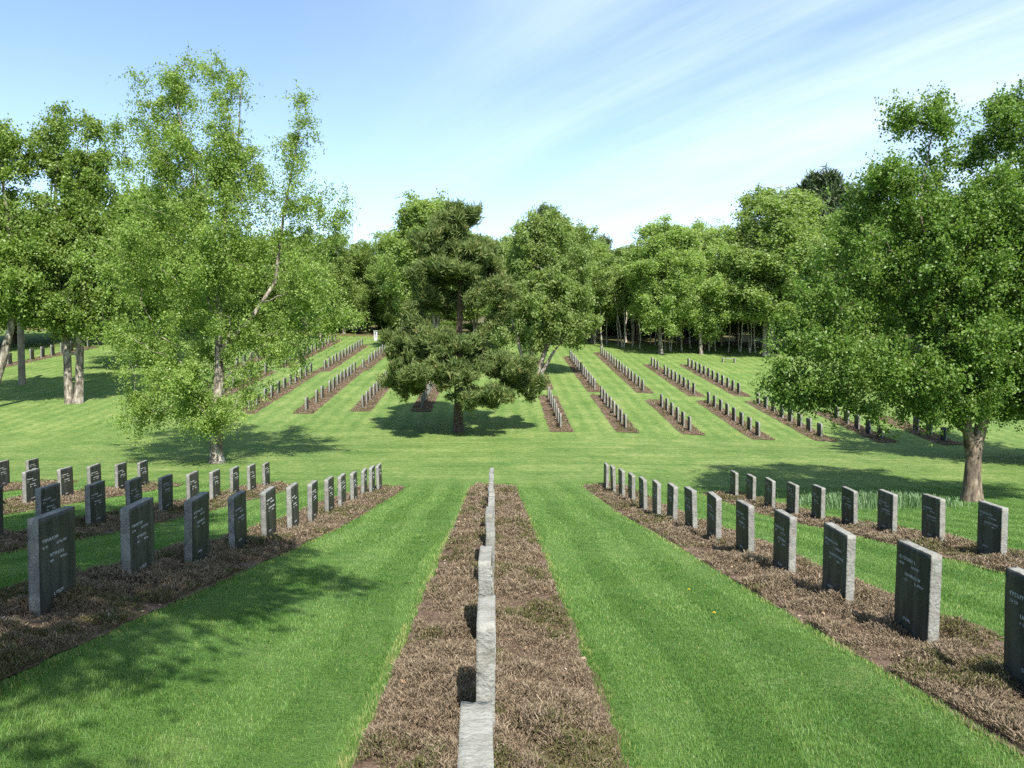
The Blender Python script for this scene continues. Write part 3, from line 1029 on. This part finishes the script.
# C: the big dense tree on the right
bx, by, d = 980, 497, 25.2
lobC = px_lobes(bx, by, d, [(925, 122, 38, 28), (1000, 128, 44, 36), (1016, 92, 20, 14, 0, 2), (905, 108, 22, 18, 0, 1.6), (880, 180, 40, 34), (958, 192, 70, 50), (1062, 180, 55, 55), (868, 250, 60, 50),
                            (960, 282, 85, 58), (1060, 280, 70, 66), (838, 310, 50, 46), (800, 350, 34, 32), (790, 384, 24, 18, 0, 1.3), (815, 378, 30, 22, -.5, 1.2), (880, 362, 66, 42), (958, 368, 76, 38),
                            (1050, 368, 70, 44), (930, 402, 56, 16), (1020, 402, 50, 18), (828, 385, 30, 20), (1120, 300, 50, 60), (985, 240, 46, 60, -1.4, 1.2), (930, 230, 42, 60, -1.2, 1.2), (950, 330, 50, 40, -1.8, 1.1), (1010, 320, 40, 40, -1.6, 1.1)], rt)
trC = [px_trunk(bx, by, d, [(982, 501, 9.0), (981, 470, 7.8), (983, 440, 7.2), (990, 410, 5.5), (1000, 340, 3.2), (1004, 250, 1.8), (1000, 130, .5)]),
       px_trunk(bx, by, d, [(982, 452, 6.5), (972, 430, 5.2, -.2), (950, 370, 3.8, -.5), (925, 290, 1.9, -.7), (905, 200, 1.0, -.6), (920, 120, .5, -.5)]),
       px_trunk(bx, by, d, [(984, 430, 5), (1030, 360, 4, .5), (1062, 280, 2.6, .8), (1065, 180, 1, .9)]),
       px_trunk(bx, by, d, [(975, 425, 4), (920, 370, 3, .8), (862, 330, 2.2, .9), (802, 350, 1, .6)])]
meshC = make_tree(3, trC, lobC, 1040, 23, 16, 0.086, droop=0.30, spray_len=0.6, zmin=2.0, leaf_m='oak_leaf', bark_m='rough_bark', shell=0.5, tip_r=0.007, clump=0.8, stray=0.10)
x = lateral(bx, d)
place_tree('broadleaf_tree', meshC, (x, d, gz(x, d)), 'large dense leafy tree with rough trunk on the right edge')

# D: twin-stemmed birch on the left, E: leaning birch at the left edge
bx, by, d = 78, 402, 57.0
lobD = px_lobes(bx, by, d, [(72, 125, 26, 18), (104, 140, 14, 18), (58, 165, 30, 30), (96, 182, 26, 34), (75, 240, 40, 38), (46, 280, 32, 26), (112, 282, 30, 30), (90, 316, 34, 16), (84, 205, 32, 40), (100, 240, 28, 40), (70, 300, 46, 22)], rt)
trD = [px_trunk(bx, by, d, [(74, 404, 4.2), (73, 370, 3.7), (71, 340, 3.6, .1), (66, 290, 2.6, .2), (64, 220, 1.6, .3), (70, 120, .4, .3)]),
       px_trunk(bx, by, d, [(82, 404, 4.4), (84, 370, 3.8), (86, 330, 3.4, -.2), (92, 280, 2.4, -.3), (98, 210, 1.3, -.4), (102, 140, .4, -.4)]),
       px_trunk(bx, by, d, [(72, 355, 1.5, .05), (78, 353, 1.4, 0), (85, 354, 1.5, -.1)])]
meshD = make_tree(4, trD, lobD, 470, 17, 14, 0.18, droop=0.7, spray_len=1.0, zmin=5.5, leaf_m='birch_leaf', tip_r=0.010)
x = lateral(bx, d)
place_tree('birch_tree', meshD, (x, d, gz(x, d)), 'twin stemmed birch in its own shadow, left of the airy birch')
bx, by, d = -6, 402, 55.0
lobE = px_lobes(bx, by, d, [(14, 150, 26, 30), (2, 200, 32, 36), (18, 258, 34, 34), (-30, 210, 45, 60), (22, 300, 26, 16), (-20, 280, 40, 30), (40, 230, 22, 40), (0, 150, 40, 34), (30, 275, 34, 30)], rt)
trE = [px_trunk(bx, by, d, [(-6, 404, 5), (1, 384, 4.2), (9, 356, 3.8), (19, 322, 3.4), (23, 280, 2.8), (18, 220, 1.8), (10, 140, .5)])]
meshE = make_tree(5, trE, lobE, 420, 17, 14, 0.175, droop=0.6, spray_len=1.0, zmin=5.0, leaf_m='birch_leaf', tip_r=0.010)
x = lateral(bx, d)
place_tree('birch_tree', meshE, (x, d, gz(x, d)), 'birch with slanting white trunk at the left edge')

# G: several leaning stems beside the first far row
bx, by, d = 535, 377, 71.0
lobG = px_lobes(bx, by, d, [(545, 232, 28, 20), (520, 262, 30, 26), (560, 268, 32, 28), (540, 300, 44, 26), (505, 300, 24, 24), (520, 335, 38, 16), (560, 330, 32, 18), (580, 300, 18, 22)], rt)
trG = [px_trunk(bx, by, d, [(533, 378, 3.6), (531, 350, 3.0), (536, 310, 2.4), (544, 260, 1.6), (546, 230, .6)]),
       px_trunk(bx, by, d, [(537, 378, 2.6, .3), (546, 352, 2.3, .4), (556, 330, 1.8, .4), (564, 280, .9, .3)]),
       px_trunk(bx, by, d, [(531, 378, 2.2, -.4), (522, 360, 2.0, -.5), (514, 330, 1.6, -.6), (506, 295, .7, -.5)]),
       px_trunk(bx, by, d, [(540, 379, 1.8, -.5), (552, 357, 1.5, -.7), (572, 330, 1.0, -.8)])]
meshG = make_tree(6, trG, lobG, 380, 17, 14, 0.2, droop=0.6, spray_len=0.9, zmin=3.0, leaf_m='wood_leaf', tip_r=0.010)
x = lateral(bx, d)
place_tree('birch_tree', meshG, (x, d, gz(x, d)), 'many stemmed leaning birch just behind the pine, right of it')

# the tree just outside the frame on the left, whose branches shade the first left row
OX, OY = -6.6, 2.4
lobO = []
for (tx, ty, h, rr, w) in [(-3.2, 6.7, 7.5, .7, 1.1), (-4.8, 7.4, 8, 1.4, 1.6), (-4.0, 9.0, 8.5, 1.3, 1.6), (-5.4, 6.0, 8, 1.4, 1.2), (-2.7, 8.0, 8.5, .8, .35), (-5.0, 9.5, 9.5, 2.0, 1), (-4.2, 11.0, 9.0, 1.7, 1), (-6.2, 12.0, 10.5, 2.2, 1), (-7.6, 13.5, 11, 2.2, 1), (-7.4, 16.0, 11.5, 2.2, 1),
                           (-8.6, 18.2, 12, 1.8, .8), (-9.2, 15, 11, 2.2, .9), (-6.5, 8.6, 9, 2.2, 1), (-8.5, 10.5, 11, 2.4, 1), (-2.3, 8.9, 9.0, .9, .35), (-1.9, 9.9, 9.5, .7, .25), (-3.0, 5.2, 7.0, .6, .8), (-2.0, 3.5, 7.0, .45, .7), (-2.6, 8.0, 8.0, .6, .9), (-2.3, 9.6, 8.5, .6, .8), (-1.7, 8.9, 8.5, .45, .7), (-6.8, 6.0, 8, 1.6, .8)]:
    t_ = h / math.tan(SUN_EL)
    lobO.append((tx + t_ * math.sin(SUN_AZ) - OX, ty - t_ * math.cos(SUN_AZ) - OY, h, rr, rr, rr * .75, w))
trO = [[(0, 0, -0.1, .27), (0.05, .1, 3, .22), (0.2, .4, 6, .17), (.4, 1.4, 9, .10), (.4, 2.0, 12.0, .03)]]
meshO = make_tree(7, trO, lobO, 900, 17, 14, 0.11, droop=0.5, spray_len=0.7, zmin=3.6, leaf_m='birch_leaf')
place_tree('birch_tree', meshO, (OX, OY, gz(OX, OY)), 'birch just past the left edge, shading the first left row')

# shared crowns of the wood: four broadleaf forms, two slender forms and two pines
VAR = {}


def variant(key, seed, H, lobes, trunks, **kw):
    VAR[key] = (make_tree(seed, trunks, lobes, **kw), H)


def rnd_lobes(seed, H, z0, rmax, k, squeeze=1.0):
    r = np.random.RandomState(seed)
    out = []
    for i in range(k):
        t = (i + 0.5) / k
        z = z0 + (H - z0) * (0.06 + 0.90 * t)
        prof = math.sin(math.pi * min(1, 0.22 + 0.60 * t)) ** 0.75
        a = r.uniform(0, 2 * np.pi); q = rmax * prof * r.uniform(0.3, 0.62)
        rr = rmax * prof * r.uniform(0.42, 0.62)
        out.append((math.cos(a) * q, math.sin(a) * q, min(z, H - rr * 0.8), rr, rr, rr * r.uniform(0.7, 1.0) * squeeze, 1))
    return out


def st_trunk(seed, H, r0, fork=None):
    r = np.random.RandomState(seed)
    p = [(0, 0, -0.15, r0)]
    x = y = 0.0
    for i in range(1, 7):
        x += r.normal(0, .12); y += r.normal(0, .12)
        p.append((x, y, H * i / 6.4, r0 * (1 - i / 6.6)))
    out = [p]
    if fork:
        a = r.uniform(0, 6.28)
        out.append([(0.15 * math.cos(a), 0.15 * math.sin(a), -.15, r0 * .8)] + [(math.cos(a) * (0.2 + .22 * i), math.sin(a) * (0.2 + .22 * i), H * i / 7, r0 * .8 * (1 - i / 7)) for i in range(1, 7)])
    return out


for k, (key, H, rm, z0, lm) in enumerate([('wood_a', 16, 4.6, 2.6, 'wood_leaf'), ('wood_b', 17, 4.2, 3.2, 'wood_leaf'), ('wood_c', 15, 5.0, 2.2, 'birch_leaf'), ('wood_d', 18, 4.0, 3.8, 'wood_leaf')]):
    variant(key, 100 + k, H, rnd_lobes(200 + k, H, z0, rm, 24), st_trunk(300 + k, H, .2, fork=k % 2), n_twigs=420, sprays=17, per=12, leaf=0.20, droop=0.7,
            spray_len=1.0, zmin=z0, leaf_m=lm, sides=7, tip_r=0.014, shell=0.6, bark_m='birch_bark' if k != 2 else 'dark_bark')
for k in range(2):
    H = 11 + k
    variant(f'slim_{k}', 120 + k, H, rnd_lobes(220 + k, H, 5.5, 1.6, 8), st_trunk(320 + k, H, .125, fork=k), n_twigs=70, sprays=9, per=8, leaf=0.26, droop=0.5,
            spray_len=0.8, zmin=5.0, leaf_m='wood_leaf', sides=6, tip_r=0.012, bark_m='pale_bark')
for k in range(2):
    H = 18
    lob = [(math.cos(i * 2.4) * 1.7, math.sin(i * 2.4) * 1.7, 9.5 + i * 0.85, 1.9, 1.9, .75, 1) for i in range(9)] + [(0, 0, 17.2, 1.5, 1.5, .9, 1)]
    variant(f'pine_{k}', 140 + k, H, lob, st_trunk(340 + k, H, .22), n_twigs=150, sprays=9, per=13, leaf=0.5, droop=-0.1, spray_len=0.6, zmin=9,
            leaf_m='dark_pine_leaf', sides=6, tip_r=0.02, bark_m='pine_bark', needle=True, flat=.4, up=.2)


def wood_tree(name, px, top, d, key, label, group=None, wide=1.0, cat='tree'):
    meshes, H = VAR[key]
    x = lateral(px, d)
    z = gz(x, d)
    h = (HZ_Y - top) / F_PX * d + EYE - z
    s = h / H
    wide *= 1.18 if 'wood' in key else 1.0
    return place_tree(name, meshes, (x, d, z), label, group, rt.uniform(0, 6.28), (s * wide, s * wide, s), cat)


# trees one can pick out along the edge of the wood
picked = [
    ('birch_tree', 433, 194, 92, 'wood_b', 'tall light green birch rising behind the lone pine', 1.15),
    ('birch_tree', 402, 232, 109, 'wood_a', 'rounded birch behind the pine, on its left', 1.0),
    ('birch_tree', 474, 232, 104, 'wood_d', 'birch behind the pine, half hidden by its right side', 1.05),
    ('birch_tree', 562, 222, 98, 'wood_a', 'broad birch behind the many stemmed leaning birch', 1.1),
    ('birch_tree', 592, 236, 103, 'wood_b', 'birch at the wood edge, right of the broad one', 1.1),
    ('birch_tree', 662, 218, 93, 'wood_b', 'left one of two round topped birches behind the far rows', 1.1),
    ('birch_tree', 702, 221, 95, 'wood_a', 'right one of two round topped birches behind the far rows', 1.0),
    ('birch_tree', 766, 182, 94, 'wood_d', 'tallest pale stemmed birch at the right of the wood', 1.25),
    ('pine_tree', 545, 209, 114, 'pine_0', 'dark pine top showing above the middle of the wood', 0.8),
    ('pine_tree', 603, 240, 124, 'pine_1', 'small dark pine top right of the wood middle', 0.8),
    ('pine_tree', 738, 232, 106, 'pine_1', 'dark pine between the round birches and the tall pale birch', 0.9),
    ('pine_tree', 822, 174, 108, 'pine_0', 'dark pine top beside the big right hand tree', 0.9),
    ('broadleaf_tree', 140, 186, 76, 'wood_c', 'dark leafy tree between the twin birch and airy birch', 1.0),
    ('birch_tree', 345, 234, 112, 'wood_a', 'mid green tree just right of the airy birch', 1.05),
    ('birch_tree', 322, 268, 102, 'slim_0', 'young birch with thin pale stem at the top of the left rows', 1.3),
]
for q in picked:
    wood_tree(q[0], q[1], q[2], q[3], q[4], q[5], None, q[6])

wood_tree('broadleaf_tree', 1092, 130, 37, 'wood_c', 'leafy tree at the right frame edge, behind the big dense tree', None, 1.3)

# the rest of the wood
fill = [(370, 250, 118, 'wood_c'), (312, 240, 118, 'wood_d'), (285, 232, 122, 'wood_a'), (255, 240, 120, 'wood_c'), (225, 246, 116, 'wood_a'), (195, 240, 112, 'wood_b'),
        (165, 236, 100, 'wood_c'), (105, 226, 98, 'wood_a'), (62, 220, 104, 'wood_d'), (22, 210, 98, 'wood_c'), (-28, 190, 90, 'wood_a'), (-75, 180, 85, 'wood_c'),
        (508, 238, 108, 'wood_a'), (527, 250, 118, 'wood_c'), (612, 250, 114, 'wood_c'), (638, 242, 103, 'wood_d'), (684, 240, 108, 'wood_c'), (722, 262, 100, 'wood_a'),
        (742, 268, 104, 'wood_c'), (798, 222, 98, 'wood_c'), (838, 214, 97, 'wood_a'), (868, 206, 104, 'wood_d'), (905, 204, 100, 'wood_c'), (945, 200, 104, 'wood_b'),
        (985, 200, 99, 'wood_c'), (1030, 196, 103, 'wood_a'), (1075, 200, 98, 'wood_d'), (1120, 200, 100, 'wood_c'),  (455, 262, 122, 'wood_c'), (425, 270, 126, 'wood_a')]
for px, top, d, key in fill:
    d += 7 if 600 < px < 800 else 0
    wood_tree('woodland_tree', px, top, d, key, 'leafy tree standing among others in the wood behind the graves', 'trees of the wood', 1.4)
for i in range(27):
    px = -60 + 44 * i + rt.uniform(-14, 14)
    wood_tree('woodland_tree', px, 262 + rt.uniform(-8, 14), 132 + rt.uniform(0, 22), ['wood_a', 'wood_c', 'wood_b'][i % 3],
              'leafy tree standing among others in the wood behind the graves', 'trees of the wood', 1.5)
for i in range(44):
    px = 552 + 6.4 * i + rt.uniform(-4, 4)
    d = 97 + rt.uniform(0, 10)
    wood_tree('woodland_birch', px, 278 + rt.uniform(-14, 12), d, ['slim_0', 'slim_1'][i % 2], 'slender pale birch stem at the edge of the right hand wood', 'slender birches of the wood edge', rt.uniform(.8, 1.2))


variant('bush', 160, 3.6, [(rt.uniform(-1.3, 1.3), rt.uniform(-1.3, 1.3), rt.uniform(.7, 2.7), 1.0, 1.0, .85, 1) for _ in range(9)],
        [[(0, 0, -.1, .05), (.2, .1, 2.8, .02)], [(.1, 0, -.1, .05), (-.6, .3, 2.4, .02)], [(0, .1, -.1, .05), (.4, -.7, 2.2, .02)]],
        n_twigs=110, sprays=12, per=10, leaf=0.24, droop=0.2, spray_len=.6, zmin=.3, leaf_m='oak_leaf', sides=5, tip_r=.008, bark_m='dark_bark')
for i in range(46):
    px = -70 + 26 * i + rt.uniform(-10, 10)
    d = 116 + rt.uniform(-4, 16)
    wood_tree('undergrowth_bush', px, 318 + rt.uniform(-8, 6), d, 'bush', 'leafy bush in the deep shade under the trees of the wood', 'undergrowth of the wood', 1.5, 'bush')

# ------------------------------------------------------------------ pole, pillar, bench, dandelions
def tube_obj(name, pts, rad, sides, m, parent=None, cap=True):
    V, Q = sweep(np.array(pts, float), np.array(rad, float), sides)
    me = bpy.data.meshes.new(name)
    faces = [list(map(int, q)) for q in Q]
    if cap:
        faces.append([int(i) for i in range(sides)][::-1]); faces.append([int(len(V) - sides + i) for i in range(sides)])
    me.from_pydata([tuple(v) for v in V], [], faces)
    me.materials.append(M[m])
    me.update()
    return link(name, me, parent)


def box_obj(name, c, s, m, parent=None, bev=0.01):
    import bmesh
    bm = bmesh.new()
    bmesh.ops.create_cube(bm, size=1)
    bmesh.ops.scale(bm, vec=s, verts=bm.verts)
    bmesh.ops.bevel(bm, geom=bm.edges[:], offset=bev, segments=2, affect='EDGES')
    bmesh.ops.translate(bm, vec=c, verts=bm.verts)
    me = bpy.data.meshes.new(name); bm.to_mesh(me); bm.free()
    me.materials.append(M[m])
    return link(name, me, parent)


d = 65.6; x = lateral(28, d)
po = tube_obj('wooden_pole', [(0, 0, -.3), (0, 0, 2), (0.02, 0, 5), (0.03, 0, 7.4), (0.03, 0, 7.5)], [.27, .26, .24, .22, .17], 14, 'pole_wood')
po.location = (x, d, gz(x, d)); tag(po, 'straight bare wooden pole standing left of the twin birch', 'pole')

d = 102.0; x = lateral(376.5, d)
pil = root('stone_pillar', (x, d, gz(x, d)), 'small white stone pillar at the top of the left rows', 'pillar')
box_obj('shaft', (0, 0, 0.55), (0.44, 0.40, 1.2), 'white_stone', pil, .015)
box_obj('cap', (0, 0, 1.19), (0.52, 0.48, 0.10), 'white_stone', pil, .02)

d = 88.0; x = lateral(730, d)
be = root('bench', (x, d, gz(x, d)), 'low wooden bench in the shade at the edge of the wood', 'bench', None, R(8))
for k in range(3):
    pass
seat = box_obj('seat', (0, 0, 0.45), (1.75, 0.42, 0.07), 'bench_wood', be)
for sx in (-0.68, 0.68):
    box_obj('leg', (sx, 0, 0.19), (0.10, 0.36, 0.45), 'bench_wood', be)


def dandelion(x, y, label):
    z = gz(x, y)
    t = root('dandelion', (x, y, z), label, 'flower', 'dandelions in the right lawn')
    tube_obj('stem', [(0, 0, -.01), (0.004, 0, .03), (0.006, 0, .062)], [.002, .002, .002], 5, 'strap_leaf', t)
    r = np.random.RandomState(int(x * 100) + 3)
    V, Q = [], []
    for i in range(40):
        a = i * 2.4; l = 0.008 + 0.012 * (i / 40); h = 0.062 + 0.010 * (1 - i / 40)
        c, s = math.cos(a), math.sin(a); w = .0028
        o = len(V)
        V += [(.006 - s * w, c * w, .060), (.006 + s * w, -c * w, .060), (.006 + c * l + s * w, s * l - c * w, h), (.006 + c * l - s * w, s * l + c * w, h)]
        Q.append([o, o + 1, o + 2, o + 3])
    link('flower_head', np_mesh('flower_head', V, Q, [M['yellow']]), t)


def on_near(px, py):
    d = 8.0
    for _ in range(30):
        x = lateral(px, d)
        d = F_PX * (EYE - gz(x, d)) / (py - HZ_Y)
    return lateral(px, d), d


x, y = on_near(692, 599); dandelion(x, y, 'yellow dandelion in the right lawn, the farther of two')
x, y = on_near(718, 624); dandelion(x, y, 'yellow dandelion in the right lawn, the nearer of two')
bpy.context.view_layer.update()
